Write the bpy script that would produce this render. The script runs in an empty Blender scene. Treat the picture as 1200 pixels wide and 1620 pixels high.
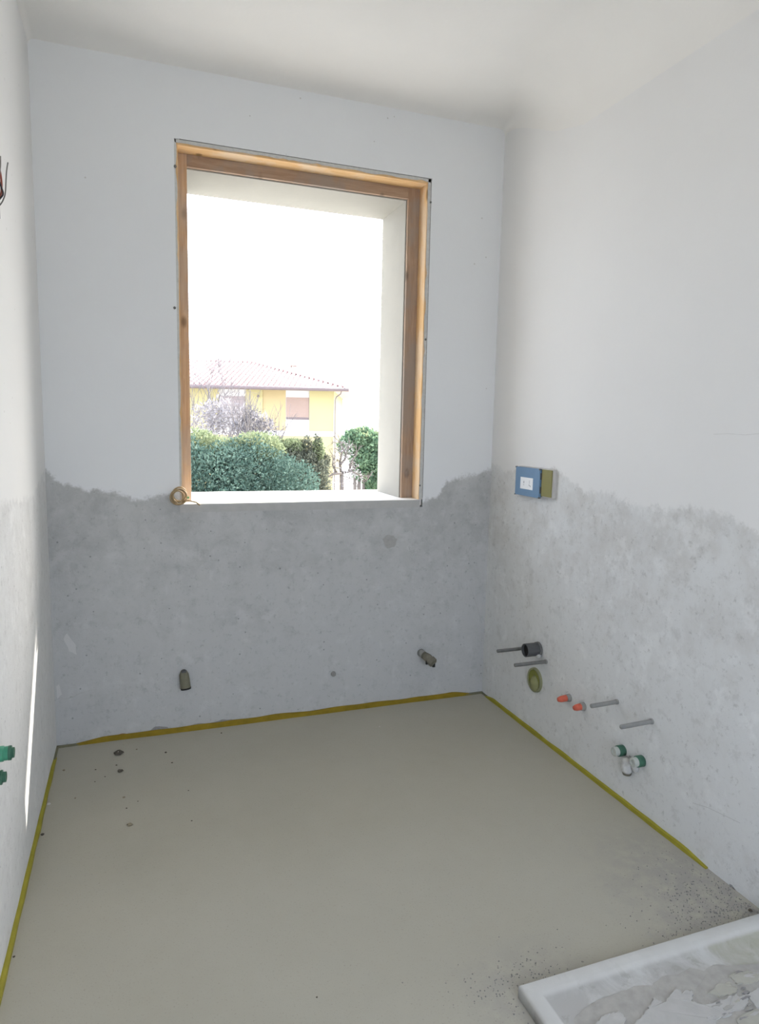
import bpy, bmesh, math, random
from mathutils import Vector, Matrix, noise as mnoise

random.seed(7)
C = bpy.context.scene.collection
SC = bpy.context.scene

# ------------------------------------------------------------------ camera
W, H = 1.9566, 2.70                       # room width and height (m); back wall inner face y = 0
CAM = Vector((0.3283, -2.8963, 1.3279))
YAW, PITCH, ROLL, FPX = 0.3493, -0.1259, 0.0209, 1065.0
_cy, _sy, _cp, _sp = math.cos(YAW), math.sin(YAW), math.cos(PITCH), math.sin(PITCH)
FWD = Vector((_sy * _cp, _cy * _cp, _sp))
_r0 = Vector((_cy, -_sy, 0)); _u0 = _r0.cross(FWD)
RGT = math.cos(ROLL) * _r0 + math.sin(ROLL) * _u0
UPV = -math.sin(ROLL) * _r0 + math.cos(ROLL) * _u0
cam_d = bpy.data.cameras.new('camera'); cam = bpy.data.objects.new('camera', cam_d); C.objects.link(cam)
cam_d.sensor_fit = 'HORIZONTAL'; cam_d.sensor_width = 36; cam_d.lens = 36 * FPX / 1200
cam_d.clip_start = 0.02; cam_d.clip_end = 500
cam.matrix_world = Matrix(((RGT.x, UPV.x, -FWD.x, CAM.x), (RGT.y, UPV.y, -FWD.y, CAM.y), (RGT.z, UPV.z, -FWD.z, CAM.z), (0, 0, 0, 1)))
SC.camera = cam

def px(u, v, axis, val):
    """pixel of the 1200x1620 frame -> point where its ray meets the plane axis = val"""
    d = FWD * FPX + RGT * (u - 600) + UPV * (810 - v)
    t = (val - CAM[axis]) / d[axis]
    return CAM + d * t

# ------------------------------------------------------------------ world, sun, exposure
world = bpy.data.worlds.new('world'); SC.world = world; world.use_nodes = True
bg = world.node_tree.nodes['Background']
# bright haze plus the natural glow of a hazy sky round the sun
_wt = world.node_tree; _sky = _wt.nodes.new('ShaderNodeTexSky'); _sky.sky_type = 'NISHITA'; _sky.sun_disc = False
_sky.sun_elevation = math.atan2(1.10, math.hypot(1.26, 1.0)); _sky.sun_rotation = math.atan2(1.26, 1.0); _sky.dust_density = 8.0
_add = _wt.nodes.new('ShaderNodeVectorMath'); _add.operation = 'MULTIPLY_ADD'
_wt.links.new(_sky.outputs[0], _add.inputs[0]); _add.inputs[1].default_value = (0.53, 0.60, 0.70); _add.inputs[2].default_value = (4.95, 5.3, 5.9)
_wt.links.new(_add.outputs[0], bg.inputs[0]); bg.inputs[1].default_value = 1.0
sun_d = bpy.data.lights.new('sun', 'SUN'); sun = bpy.data.objects.new('sun', sun_d); C.objects.link(sun)
sun_d.energy = 12.0; sun_d.angle = math.radians(0.55); sun_d.color = (1.0, 0.93, 0.82)
sun.rotation_euler = Vector((-1.26, -1.0, -1.10)).to_track_quat('-Z', 'Y').to_euler()
sun.location = (8, 8, 8)
def portal(name, loc, size, rot):
    d = bpy.data.lights.new(name, 'AREA'); d.shape = 'RECTANGLE'; d.size, d.size_y = size
    d.cycles.is_portal = True
    o = bpy.data.objects.new(name, d); o.location = loc; o.rotation_euler = rot; C.objects.link(o)
portal('window_portal', (1.05, 0.44, 1.67), (1.05, 1.5), (math.radians(-90), 0, 0))
portal('rear_fill_portal', (1.025, -3.87, 1.20), (1.15, 1.90), (math.radians(90), 0, 0))  # sampling portal for the added fill opening behind the camera
SC.view_settings.view_transform = 'Standard'; SC.view_settings.look = 'None'
SC.view_settings.exposure = -0.31; SC.view_settings.gamma = 1.0; SC.view_settings.use_curve_mapping = False
SC.cycles.use_denoising = True
SC.cycles.max_bounces = 14; SC.cycles.diffuse_bounces = 10; SC.cycles.transmission_bounces = 6
SC.cycles.sample_clamp_indirect = 6.0

# ------------------------------------------------------------------ node helpers
class NT:
    def __init__(s, name):
        s.m = bpy.data.materials.new(name); s.m.use_nodes = True
        s.t = s.m.node_tree; s.b = s.t.nodes['Principled BSDF']
        s.b.inputs['Specular IOR Level'].default_value = 0.25
    def n(s, typ, **kw):
        nd = s.t.nodes.new(typ)
        for k, v in kw.items(): setattr(nd, k, v)
        return nd
    def l(s, a, b): s.t.links.new(a, b)
    def put(s, sock, v):
        if isinstance(v, bpy.types.NodeSocket): s.l(v, sock)
        else: sock.default_value = v
    def math(s, op, a, b=0.0, c=None, clamp=False):
        nd = s.n('ShaderNodeMath', operation=op, use_clamp=clamp); s.put(nd.inputs[0], a); s.put(nd.inputs[1], b)
        if c is not None: s.put(nd.inputs[2], c)
        return nd.outputs[0]
    def pos(s): return s.n('ShaderNodeNewGeometry').outputs['Position']
    def obj(s): return s.n('ShaderNodeTexCoord').outputs['Object']
    def xyz(s, v):
        nd = s.n('ShaderNodeSeparateXYZ'); s.l(v, nd.inputs[0]); return nd.outputs
    def scale(s, v, sc):
        nd = s.n('ShaderNodeMapping'); s.l(v, nd.inputs[0]); nd.inputs['Scale'].default_value = sc; return nd.outputs[0]
    def noise(s, v, scale, detail=4, rough=0.55, dist=0.0):
        nd = s.n('ShaderNodeTexNoise'); s.l(v, nd.inputs['Vector']); nd.inputs['Scale'].default_value = scale
        nd.inputs['Detail'].default_value = detail; nd.inputs['Roughness'].default_value = rough; nd.inputs['Distortion'].default_value = dist
        return nd.outputs['Fac']
    def ramp(s, f, pts, interp='LINEAR'):
        nd = s.n('ShaderNodeValToRGB'); s.put(nd.inputs[0], f); cr = nd.color_ramp; cr.interpolation = interp
        while len(cr.elements) < len(pts): cr.elements.new(0.5)
        for e, (p, c) in zip(cr.elements, pts):
            e.position = p; e.color = (c, c, c, 1) if not hasattr(c, '__len__') else (*c, 1)
        return nd.outputs[0]
    def smooth(s, v, a, b):
        nd = s.n('ShaderNodeMapRange', interpolation_type='SMOOTHSTEP'); s.put(nd.inputs[0], v)
        nd.inputs[1].default_value = a; nd.inputs[2].default_value = b; return nd.outputs[0]
    def mix(s, f, a, b, mode='MIX'):
        nd = s.n('ShaderNodeMix', data_type='RGBA', blend_type=mode); s.put(nd.inputs[0], f)
        for k, v in ((6, a), (7, b)):
            if isinstance(v, bpy.types.NodeSocket): s.l(v, nd.inputs[k])
            else: nd.inputs[k].default_value = (*v, 1)
        return nd.outputs[2]
    def curve(s, f, pts):
        nd = s.n('ShaderNodeFloatCurve'); s.put(nd.inputs['Value'], f); cv = nd.mapping.curves[0]
        cv.points[0].location = pts[0]; cv.points[1].location = pts[-1]
        for p in pts[1:-1]: cv.points.new(*p)
        for p in cv.points: p.handle_type = 'VECTOR'
        nd.mapping.update(); return nd.outputs[0]
    def bump(s, h, strength, dist):
        nd = s.n('ShaderNodeBump'); s.l(h, nd.inputs['Height']); nd.inputs['Strength'].default_value = strength
        nd.inputs['Distance'].default_value = dist; s.l(nd.outputs[0], s.b.inputs['Normal'])
    def out(s, col=None, rough=0.8):
        if col is not None:
            if isinstance(col, bpy.types.NodeSocket): s.l(col, s.b.inputs['Base Color'])
            else: s.b.inputs['Base Color'].default_value = (*col, 1)
        s.put(s.b.inputs['Roughness'], rough); return s.m

def plain(name, col, rough=0.7, var=0.12, scale=30, bump=0.0, metal=0.0):
    t = NT(name); p = t.obj(); f = t.noise(p, scale)
    c = t.mix(f, tuple(x * (1 - var) for x in col), tuple(min(1, x * (1 + var)) for x in col))
    t.b.inputs['Metallic'].default_value = metal
    if bump: t.bump(f, bump, 0.003)
    return t.out(c, rough)

# plaster walls: white finish coat above an irregular line, raw grey render below
def wall_mat(name, axis, a0, a1, line, low_dark, low_light, up=(0.74, 0.74, 0.735)):
    t = NT(name); P = t.pos(); x, y, z = t.xyz(P)
    along = (x, y)[axis]
    u = t.math('DIVIDE', t.math('SUBTRACT', along, a0), a1 - a0, clamp=True)
    Z0, Z1 = 0.9, 1.3
    pts = sorted(((a - a0) / (a1 - a0), (h - Z0) / (Z1 - Z0)) for a, h in line)
    thr = t.math('MULTIPLY_ADD', t.curve(u, pts), Z1 - Z0, Z0)
    rag = t.math('MULTIPLY', t.math('SUBTRACT', t.noise(P, 28, 5, 0.65), 0.5), 0.075)
    rag2 = t.math('MULTIPLY', t.math('SUBTRACT', t.noise(P, 90, 3), 0.5), 0.03)
    d = t.math('ADD', t.math('SUBTRACT', z, thr), t.math('ADD', rag, rag2))
    mask = t.smooth(d, -0.012, 0.014)                                     # 1 = finish coat
    # raw render: large blotches, trowel streaks, a darker damp band under the finish coat
    b1 = t.noise(P, 3.2, 5, 0.6, 0.4); b2 = t.noise(P, 9, 6, 0.7, 0.3)
    blot = t.math('MULTIPLY_ADD', b2, 0.5, t.math('MULTIPLY', b1, 0.5))
    band = t.smooth(t.math('ADD', z, t.math('MULTIPLY', t.math('SUBTRACT', b1, .5), .9)), 0.35, 1.0)
    blot = t.math('SUBTRACT', t.math('ADD', blot, 0.12), t.math('MULTIPLY', band, 0.14), clamp=True)
    low = t.mix(t.smooth(blot, 0.32, 0.62), low_dark, low_light)
    # lime bloom and pale smears
    low = t.mix(t.math('MULTIPLY', t.smooth(t.noise(P, 11, 6, 0.65, 0.1), 0.52, 0.68), 0.28), low, tuple(min(1, c * 1.3) for c in low_light))
    # scuffs and specks
    sc = t.smooth(t.noise(P, 42, 7, 0.8, 0.1), 0.555, 0.66)
    smu = t.math('MULTIPLY', t.smooth(t.noise(P, 17, 6, 0.72), 0.54, 0.66), 0.22)
    low = t.mix(smu, low, tuple(c * 0.62 for c in low_dark))
    low = t.mix(t.math('MULTIPLY', sc, 0.38), low, tuple(c * 0.45 for c in low_dark))
    v = t.n('ShaderNodeTexVoronoi'); t.l(P, v.inputs['Vector']); v.inputs['Scale'].default_value = 34
    vr = t.n('ShaderNodeSeparateColor'); t.l(v.outputs['Color'], vr.inputs[0])
    dot = t.math('MULTIPLY', t.math('LESS_THAN', v.outputs['Distance'], t.math('MULTIPLY', vr.outputs[1], 0.13)), t.math('LESS_THAN', vr.outputs[0], 0.35))
    low = t.mix(t.math('MULTIPLY', dot, 0.55), low, tuple(c * 0.4 for c in low_dark))
    upn = t.noise(P, 2.4, 4); upc = t.mix(upn, tuple(c * 0.965 for c in up), tuple(min(1, c * 1.03) for c in up))
    dot2 = t.math('MULTIPLY', dot, t.math('LESS_THAN', vr.outputs[0], 0.05))
    upc = t.mix(t.math('MULTIPLY', dot2, 0.45), upc, (0.35, 0.33, 0.31))
    col = t.mix(mask, low, upc)
    fine = t.noise(P, 260, 4, 0.7); mid = t.noise(P, 26, 5, 0.6)
    h_low = t.math('ADD', t.math('MULTIPLY', fine, 0.30), t.math('MULTIPLY', mid, 0.8))
    h_up = t.math('ADD', t.math('MULTIPLY', mid, 0.25), 0.55)
    hm = t.math('ADD', t.math('MULTIPLY', mask, h_up), t.math('MULTIPLY', t.math('SUBTRACT', 1.0, mask), h_low))
    t.bump(hm, 0.35, 0.006)
    return t.out(col, 0.9)

M = {}
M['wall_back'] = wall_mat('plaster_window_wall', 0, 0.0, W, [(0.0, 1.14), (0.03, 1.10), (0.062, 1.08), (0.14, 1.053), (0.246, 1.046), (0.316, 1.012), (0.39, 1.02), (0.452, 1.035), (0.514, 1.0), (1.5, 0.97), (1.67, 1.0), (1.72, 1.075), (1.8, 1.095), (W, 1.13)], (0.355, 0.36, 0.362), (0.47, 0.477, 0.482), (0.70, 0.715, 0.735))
M['wall_right'] = wall_mat('plaster_plumbing_wall', 1, -1.8, 0.0, [(-1.8, 1.05), (-1.52, 1.05), (-1.43, 1.08), (-1.36, 1.09), (-1.26, 1.10), (-1.15, 1.075), (-0.97, 1.08), (-0.865, 1.105), (-0.74, 1.09), (-0.63, 1.13), (-0.56, 1.165), (-0.25, 1.145), (-0.14, 1.13), (0.0, 1.155)], (0.55, 0.545, 0.535), (0.66, 0.67, 0.675), (0.735, 0.735, 0.735))
M['wall_left'] = wall_mat('plaster_left_wall', 1, -1.8, 0.0, [(-1.8, 1.12), (-0.95, 1.112), (-0.71, 1.09), (-0.39, 1.065), (-0.19, 1.10), (0.0, 1.14)], (0.60, 0.60, 0.595), (0.67, 0.675, 0.675), (0.74, 0.74, 0.735))

def simple_plaster(name, col, var=0.05, scale=3.0, bump=0.15):
    t = NT(name); P = t.pos(); f = t.noise(P, scale, 5)
    c = t.mix(f, tuple(x * (1 - var) for x in col), tuple(min(1, x * (1 + var)) for x in col))
    t.bump(t.noise(P, 40, 4), bump, 0.004); return t.out(c, 0.9)
M['ceiling'] = simple_plaster('ceiling_plaster', (0.75, 0.74, 0.72))
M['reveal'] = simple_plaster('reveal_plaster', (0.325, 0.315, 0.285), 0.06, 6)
M['ext'] = simple_plaster('exterior_render', (0.78, 0.76, 0.70))
M['sill'] = simple_plaster('sill_stone', (0.82, 0.81, 0.79), 0.04, 8)
M['mortar'] = plain('patch_mortar', (0.50, 0.50, 0.49), 0.95, 0.2, 60, 0.4)
M['mortar_dark'] = plain('dark_mortar', (0.27, 0.265, 0.26), 0.95, 0.3, 80, 0.5)
M['brick'] = plain('bare_brick', (0.25, 0.13, 0.08), 0.95, 0.3, 80, 0.5)
M['cut'] = plain('saw_cut_joint', (0.33, 0.325, 0.32), 0.95, 0.5, 140)
M['hair'] = plain('hairline_crack', (0.42, 0.415, 0.41), 0.95, 0.3, 90)
M['gap'] = plain('open_joint', (0.16, 0.155, 0.15), 0.95, 0.3, 90)

# floor screed
t = NT('screed'); P = t.pos(); x, y, z = t.xyz(P)
f1 = t.noise(P, 2.2, 5, 0.55); f2 = t.noise(P, 14, 5, 0.6)
c = t.mix(f1, (0.36, 0.34, 0.275), (0.415, 0.40, 0.34)); c = t.mix(t.math('MULTIPLY', f2, 0.35), c, (0.45, 0.44, 0.385))
# gritty grey skirt around the tray and along the right wall base
gx = t.math('SUBTRACT', x, 1.08); gy = t.math('ADD', y, 1.60)
dist = t.math('ADD', t.smooth(t.math('SUBTRACT', x, t.math('MULTIPLY', y, 0.0)), 1.45, 1.9), 0.0)
near = t.math('MULTIPLY', t.smooth(y, -1.05, -1.5), t.smooth(t.math('ADD', x, t.math('MULTIPLY', t.math('SUBTRACT', f2, .5), .5)), 1.5, 1.85))
near2 = t.math('MULTIPLY', t.math('MULTIPLY', t.smooth(y, -1.46, -1.62), t.math('MULTIPLY', t.smooth(x, 0.98, 1.13), t.smooth(x, 1.42, 1.25))), 0.55)
gmask = t.math('MULTIPLY', t.math('MAXIMUM', near, near2), t.smooth(t.noise(P, 18, 5, .7), 0.3, 0.6))
c = t.mix(t.math('MULTIPLY', gmask, 0.75), c, (0.30, 0.29, 0.275))
sp = t.smooth(t.noise(P, 210, 3, 0.6), 0.60, 0.70); c = t.mix(t.math('MULTIPLY', sp, 0.30), c, (0.16, 0.15, 0.13))
t.bump(t.math('ADD', t.math('MULTIPLY', f2, .4), t.math('MULTIPLY', t.noise(P, 180, 4, .7), .25)), 0.25, 0.004)
M['screed'] = t.out(c, 0.82)

M['foam'] = plain('yellow_edge_foam', (0.25, 0.175, 0.014), 0.7, 0.35, 22, 0.2)
M['foam_side'] = plain('yellow_green_edge_foam', (0.31, 0.275, 0.032), 0.7, 0.3, 22, 0.2)

def wood(name, a, b, dusty, amount, grain=(30, 30, 2.2)):
    t = NT(name); p = t.obj(); g = t.noise(t.scale(p, grain), 3.0, 6, 0.6, 0.8)
    c = t.mix(t.smooth(g, .3, .7), a, b)
    v = t.n('ShaderNodeTexVoronoi'); t.l(t.scale(p, (9, 9, 4.5)), v.inputs['Vector']); v.inputs['Scale'].default_value = 1.0
    c = t.mix(t.math('MULTIPLY', t.smooth(v.outputs['Distance'], 0.16, 0.06), 0.75), c, tuple(x * .3 for x in a))
    du = t.smooth(t.noise(t.scale(p, (2, 2, 1.2)), 4, 5, .6), 0.42, 0.62)
    c = t.mix(t.math('MULTIPLY', du, amount), c, dusty)
    t.bump(g, 0.25, 0.002); return t.out(c, 0.75)
M['wood'] = wood('pine_lining', (0.60, 0.37, 0.17), (0.70, 0.48, 0.26), (0.66, 0.57, 0.46), 0.5)
_ws = ((0.30, 0.20, 0.14), (0.39, 0.285, 0.21), (0.29, 0.245, 0.215), 0.85)  # dusty front-face pine, its colour darkened for the shade on the room side
M['wood_stop'] = wood('shaded_dusty_pine_stop', *_ws)
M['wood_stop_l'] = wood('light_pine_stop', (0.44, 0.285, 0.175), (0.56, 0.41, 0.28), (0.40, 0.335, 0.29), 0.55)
M['wood_stop_h'] = wood('shaded_dusty_pine_head_stop', *_ws, (2.2, 30, 30))
M['wood_h'] = wood('pine_head_lining', (0.60, 0.37, 0.17), (0.70, 0.48, 0.26), (0.66, 0.57, 0.46), 0.5, (2.2, 30, 30))
M['steel'] = plain('zinc_steel', (0.25, 0.25, 0.245), 0.45, 0.25, 60, 0.3, 0.7)
M['steel_dull'] = plain('cement_dusted_steel', (0.27, 0.27, 0.26), 0.8, 0.2, 60, 0.3)
M['grey_plastic'] = plain('dark_grey_plastic', (0.085, 0.087, 0.09), 0.5, 0.25, 30)
M['black'] = plain('black_inside', (0.015, 0.015, 0.015), 0.6, 0.1)
M['olive_cap'] = plain('olive_foam_plug', (0.20, 0.21, 0.05), 0.8, 0.3, 40, 0.3)
M['red'] = plain('red_plug', (0.60, 0.13, 0.08), 0.5, 0.3, 60)
M['green'] = plain('green_pipe_plastic', (0.05, 0.135, 0.09), 0.5, 0.3, 40)
M['green_left'] = plain('bright_green_pipe_plastic', (0.06, 0.27, 0.17), 0.35, 0.3, 40)
M['plaster_wrap'] = plain('plaster_lump', (0.50, 0.50, 0.49), 0.9, 0.35, 60, 0.6)
M['pale'] = plain('pale_end', (0.44, 0.46, 0.43), 0.7, 0.25, 60)
M['blue'] = plain('blue_plastic', (0.14, 0.24, 0.375), 0.5, 0.08, 25)
M['olive'] = plain('olive_plastic', (0.215, 0.20, 0.075), 0.6, 0.08, 25)
M['box_grey'] = plain('box_grey_plastic', (0.48, 0.47, 0.46), 0.6, 0.08, 25)
M['white'] = plain('white_label_paper', (0.84, 0.85, 0.87), 0.6, 0.02, 25)
M['ink'] = plain('grey_ink', (0.16, 0.16, 0.18), 0.6, 0.05)
M['cable_tan'] = plain('tan_cable', (0.34, 0.25, 0.14), 0.5, 0.25, 60)
M['wire_grey'] = plain('grey_wire', (0.17, 0.17, 0.16), 0.5, 0.15)
M['wire_red'] = plain('brown_red_wire', (0.28, 0.08, 0.055), 0.5, 0.2)
M['wire_black'] = plain('black_wire', (0.05, 0.045, 0.05), 0.5, 0.2)
M['olive_pipe'] = plain('dusty_olive_pipe', (0.165, 0.16, 0.115), 0.7, 0.3, 40, 0.2)
M['brass'] = plain('dusty_brass', (0.17, 0.16, 0.125), 0.7, 0.4, 60, 0.3)
M['crumb'] = plain('dark_mortar_crumb', (0.085, 0.075, 0.06), 0.95, 0.4, 120, 0.6)
M['crumb_pale'] = plain('pale_plaster_crumb', (0.60, 0.58, 0.54), 0.95, 0.2, 120, 0.4)
M['crumb_tan'] = plain('tan_plaster_crumb', (0.27, 0.235, 0.17), 0.95, 0.2, 120, 0.4)

# ------------------------------------------------------------------ mesh helpers
def tag(o, label=None, cat=None, group=None, kind=None):
    if label: o['label'] = label
    if cat: o['category'] = cat
    if group: o['group'] = group
    if kind: o['kind'] = kind
    return o
def link(name, me, mat, parent=None, smooth=False):
    o = bpy.data.objects.new(name, me); C.objects.link(o)
    if mat is not None: me.materials.append(mat)
    if smooth: me.polygons.foreach_set('use_smooth', [True] * len(me.polygons))
    if parent is not None:
        o.parent = parent; o.matrix_parent_inverse = Matrix.Translation(parent.location).inverted() if parent.type != 'EMPTY' or True else Matrix()
    return o
def mesh(name, verts, faces):
    me = bpy.data.meshes.new(name); me.from_pydata([tuple(v) for v in verts], [], faces); me.update(); return me
def empty(name, loc):
    o = bpy.data.objects.new(name, None); o.empty_display_size = 0.05; o.location = loc; C.objects.link(o); return o

class MB:
    def __init__(s): s.v = []; s.f = []
    def add(s, vs, fs):
        k = len(s.v); s.v += [tuple(v) for v in vs]; s.f += [tuple(i + k for i in f) for f in fs]; return s
    def box(s, a, b):
        x0, y0, z0 = a; x1, y1, z1 = b
        return s.add([(x0, y0, z0), (x1, y0, z0), (x1, y1, z0), (x0, y1, z0), (x0, y0, z1), (x1, y0, z1), (x1, y1, z1), (x0, y1, z1)],
                     [(0, 3, 2, 1), (4, 5, 6, 7), (0, 1, 5, 4), (1, 2, 6, 5), (2, 3, 7, 6), (3, 0, 4, 7)])
    def tube(s, pts, rad, n=10, cap=True):
        pts = [Vector(p) for p in pts]; rs = rad if hasattr(rad, '__len__') else [rad] * len(pts)
        prev = None; vs = []
        for i, p in enumerate(pts):
            d = (pts[min(i + 1, len(pts) - 1)] - pts[max(i - 1, 0)])
            d = d.normalized() if d.length > 1e-9 else (prev_d if prev is not None else Vector((0, 0, 1)))
            if prev is not None and d.dot(prev_d) < 0: d = -d
            prev_d = d
            a = Vector((0, 0, 1)) if abs(d.z) < 0.9 else Vector((1, 0, 0))
            if prev is None: u = d.cross(a).normalized()
            else: u = (prev - d * prev.dot(d)).normalized()
            prev = u; w = d.cross(u)
            for k in range(n):
                an = 2 * math.pi * k / n; vs.append(p + (u * math.cos(an) + w * math.sin(an)) * rs[i])
        fs = [(i * n + k, i * n + (k + 1) % n, (i + 1) * n + (k + 1) % n, (i + 1) * n + k) for i in range(len(pts) - 1) for k in range(n)]
        if cap: fs += [tuple(reversed(range(n))), tuple((len(pts) - 1) * n + k for k in range(n))]
        return s.add(vs, fs)
    def build(s, name, mat, parent=None, smooth=False, bevel=0.0):
        me = mesh(name, s.v, s.f)
        bm = bmesh.new(); bm.from_mesh(me); bmesh.ops.recalc_face_normals(bm, faces=bm.faces)
        if bevel: bmesh.ops.bevel(bm, geom=list(bm.edges), offset=bevel, segments=2, affect='EDGES', profile=0.5)
        bm.to_mesh(me); bm.free()
        return link(name, me, mat, parent, smooth)

def struct(name, mb, mat, **kw): return tag(mb.build(name, mat, **kw), kind='structure')

def slab_with_hole(mb, x0, x1, y0, y1, z0, z1, hx0, hx1, hz0, hz1):
    """wall slab normal to y with a rectangular hole, one watertight shell"""
    xs = [x0, hx0, hx1, x1]; zs = [z0, hz0, hz1, z1]; vs = []
    idx = {}
    for j, yy in enumerate((y0, y1)):
        for i, xx in enumerate(xs):
            for k, zz in enumerate(zs):
                idx[(j, i, k)] = len(vs); vs.append((xx, yy, zz))
    fs = []
    for j in (0, 1):
        for i in range(3):
            for k in range(3):
                if i == 1 and k == 1: continue
                fs.append((idx[j, i, k], idx[j, i + 1, k], idx[j, i + 1, k + 1], idx[j, i, k + 1]))
    def side(a, b): fs.append((idx[(0,) + a], idx[(1,) + a], idx[(1,) + b], idx[(0,) + b]))
    for i in range(3): side((i, 0), (i + 1, 0)); side((i, 3), (i + 1, 3))
    for k in range(3): side((0, k), (0, k + 1)); side((3, k), (3, k + 1))
    side((1, 1), (2, 1)); side((1, 2), (2, 2)); side((1, 1), (1, 2)); side((2, 1), (2, 2))
    return mb.add(vs, fs)

# ------------------------------------------------------------------ room shell
YR = -3.75                                                    # inner face of the wall behind the camera
CUT = (0.500, 1.597, 0.957, 2.426)                            # plaster cut-out round the window (x0, x1, z0, z1)
OUTO = (0.553, 1.517, 0.955, 2.352)                           # outer masonry opening
wb = struct('wall_back', slab_with_hole(MB(), -0.15, W + 0.15, 0.0, 0.102, -0.12, H + 0.15, *CUT), M['wall_back'])
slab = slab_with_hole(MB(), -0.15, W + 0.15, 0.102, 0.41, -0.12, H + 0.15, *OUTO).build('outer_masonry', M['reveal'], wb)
struct('wall_left', MB().box((-0.15, YR - 0.12, -0.12), (0.0, 0.0, H + 0.15)), M['wall_left'])
struct('wall_right', MB().box((W, YR - 0.12, -0.12), (W + 0.15, 0.0, H + 0.15)), M['wall_right'])
struct('wall_rear', slab_with_hole(MB(), 0.0, W, YR - 0.12, YR, -0.12, H + 0.15, 0.45, 1.60, 0.25, 2.15), M['ceiling'])  # unseen opening, added to let sky fill light into the room
# floor: screed grid with a faint unevenness
nx, ny = 40, 80; vs = []; fs = []
for j in range(ny + 1):
    for i in range(nx + 1):
        xx = W * i / nx; yy = YR * j / ny
        vs.append((xx, yy, 0.0016 * mnoise.noise(Vector((xx * 2.3, yy * 2.3, 0)))))
for j in range(ny):
    for i in range(nx):
        a = j * (nx + 1) + i; fs.append((a, a + nx + 1, a + nx + 2, a + 1))
k = len(vs); vs += [(0, YR, -.12), (W, YR, -.12), (W, 0, -.12), (0, 0, -.12)]; fs.append((k, k + 1, k + 2, k + 3))
struct('floor', MB().add(vs, fs), M['screed'], smooth=True)
# ceiling; its plaster is rounded into the walls, most along the right wall away from the corner
def cprof(r_l, r_r):
    p = []
    for i in range(5): a = math.pi / 2 * i / 4; p.append((r_l * (1 - math.cos(a)), H - r_l * (1 - math.sin(a))))
    for i in range(9): a = math.pi / 2 * (1 - i / 8); p.append((W - r_r * (1 - math.cos(a)), H - r_r * (1 - math.sin(a))))
    return p
vs = []; fs = []; ys = [0, -.03, -.08, -.15, -.25, -.4, -.6, -.9, -1.3, -2, -3, YR]; nP = 14
for yy in ys:
    k = min(1, -yy / .6); k = k * k * (3 - 2 * k)
    vs += [(x_, yy, z_ - .012 * max(0, 1 + yy / .03)) for x_, z_ in cprof(.02, .03 + .19 * k)]
for j in range(len(ys) - 1):
    for i in range(nP - 1): a = j * nP + i; fs.append((a, a + 1, a + nP + 1, a + nP))
k = len(vs); vs += [(0, YR, H + .15), (0, 0, H + .15), (W, 0, H + .15), (W, YR, H + .15)]; fs.append((k, k + 1, k + 2, k + 3))
struct('ceiling', MB().add(vs, fs), M['ceiling'], smooth=True)
# the balcony slab over the window (shades the high sky and cuts the sun patch)
struct('balcony_slab', MB().box((-4, 0.41, 2.80), (6, 1.56, 3.0)), M['ext'])

# ------------------------------------------------------------------ window: pine sub-frame, reveal sill, mortar
win = empty('window_1', (1.045, 0.05, 0.96)); tag(win, 'glassless window opening with bare pine sub-frame in the grey wall', None, None, 'structure')
LX0, LX1, LZ1, SZ = 0.513, 1.578, 2.405, 0.992
MB().box((LX0 - 0.014, 0.004, SZ - .01), (LX0, 0.102, LZ1 + .012)).build('frame_jamb', M['wood'], win)
MB().box((LX1, 0.004, SZ - .01), (LX1 + 0.012, 0.102, LZ1 + .012)).build('frame_jamb', M['wood'], win)
MB().box((LX0, 0.004, LZ1), (LX1, 0.102, LZ1 + 0.012)).build('frame_head', M['wood_h'], win)
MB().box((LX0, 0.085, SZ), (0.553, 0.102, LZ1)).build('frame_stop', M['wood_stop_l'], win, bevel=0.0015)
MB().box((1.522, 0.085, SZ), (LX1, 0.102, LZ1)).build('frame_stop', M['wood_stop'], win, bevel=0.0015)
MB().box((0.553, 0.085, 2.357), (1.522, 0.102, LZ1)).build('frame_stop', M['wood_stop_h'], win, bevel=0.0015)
MB().box((LX0 - .012, 0.001, 0.966), (LX1 + 0.012, 0.50, SZ)).build('sill', M['sill'], win, bevel=0.001)
MB().box((LX0 - .013, -0.0025, 0.956), (LX1 + .006, 0.002, SZ - .0015)).build('sill_mortar', plain('sill_mortar', (.43, .43, .425), .95, .12, 30, .3), win)
# ragged mortar fillets between the cut plaster and the pine, slightly recessed
def ragged_strip(a, b, base_dir, w0, w1, y, seed, thick=0.05):
    """strip from a to b (x,z); width towards base_dir varies w0..w1"""
    rnd = random.Random(seed); n = 46; vs = []; fs = []
    a = Vector(a); b = Vector(b); bd = Vector(base_dir)
    for i in range(n + 1):
        p = a.lerp(b, i / n); w = w0 + (w1 - w0) * (0.5 + 0.5 * mnoise.noise(Vector((i * 0.31, seed, 0)))) + rnd.uniform(-.0008, .0008)
        if rnd.random() < 0.08: w *= 0.6
        e = p + bd * w
        vs += [(p.x, y, p.y), (e.x, y, e.y), (p.x, y + thick, p.y), (e.x, y + thick, e.y)]
    for i in range(n):
        q = i * 4; fs += [(q, q + 4, q + 5, q + 1), (q + 1, q + 5, q + 7, q + 3), (q + 2, q + 3, q + 7, q + 6), (q, q + 2, q + 6, q + 4)]
    fs += [(0, 1, 3, 2), (n * 4, n * 4 + 2, n * 4 + 3, n * 4 + 1)]
    return MB().add(vs, fs)
ragged_strip((LX0 - .013, SZ), (LX0 - .013, LZ1 + .02), (1, 0), 0.004, 0.0125, 0.0015, 3).build('mortar_fillet', M['mortar'], win)
ragged_strip((CUT[1] - .001, SZ), (CUT[1] - .001, CUT[3]), (-1, 0), 0.011, 0.017, 0.0015, 5).build('mortar_fillet', M['mortar'], win)
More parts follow.
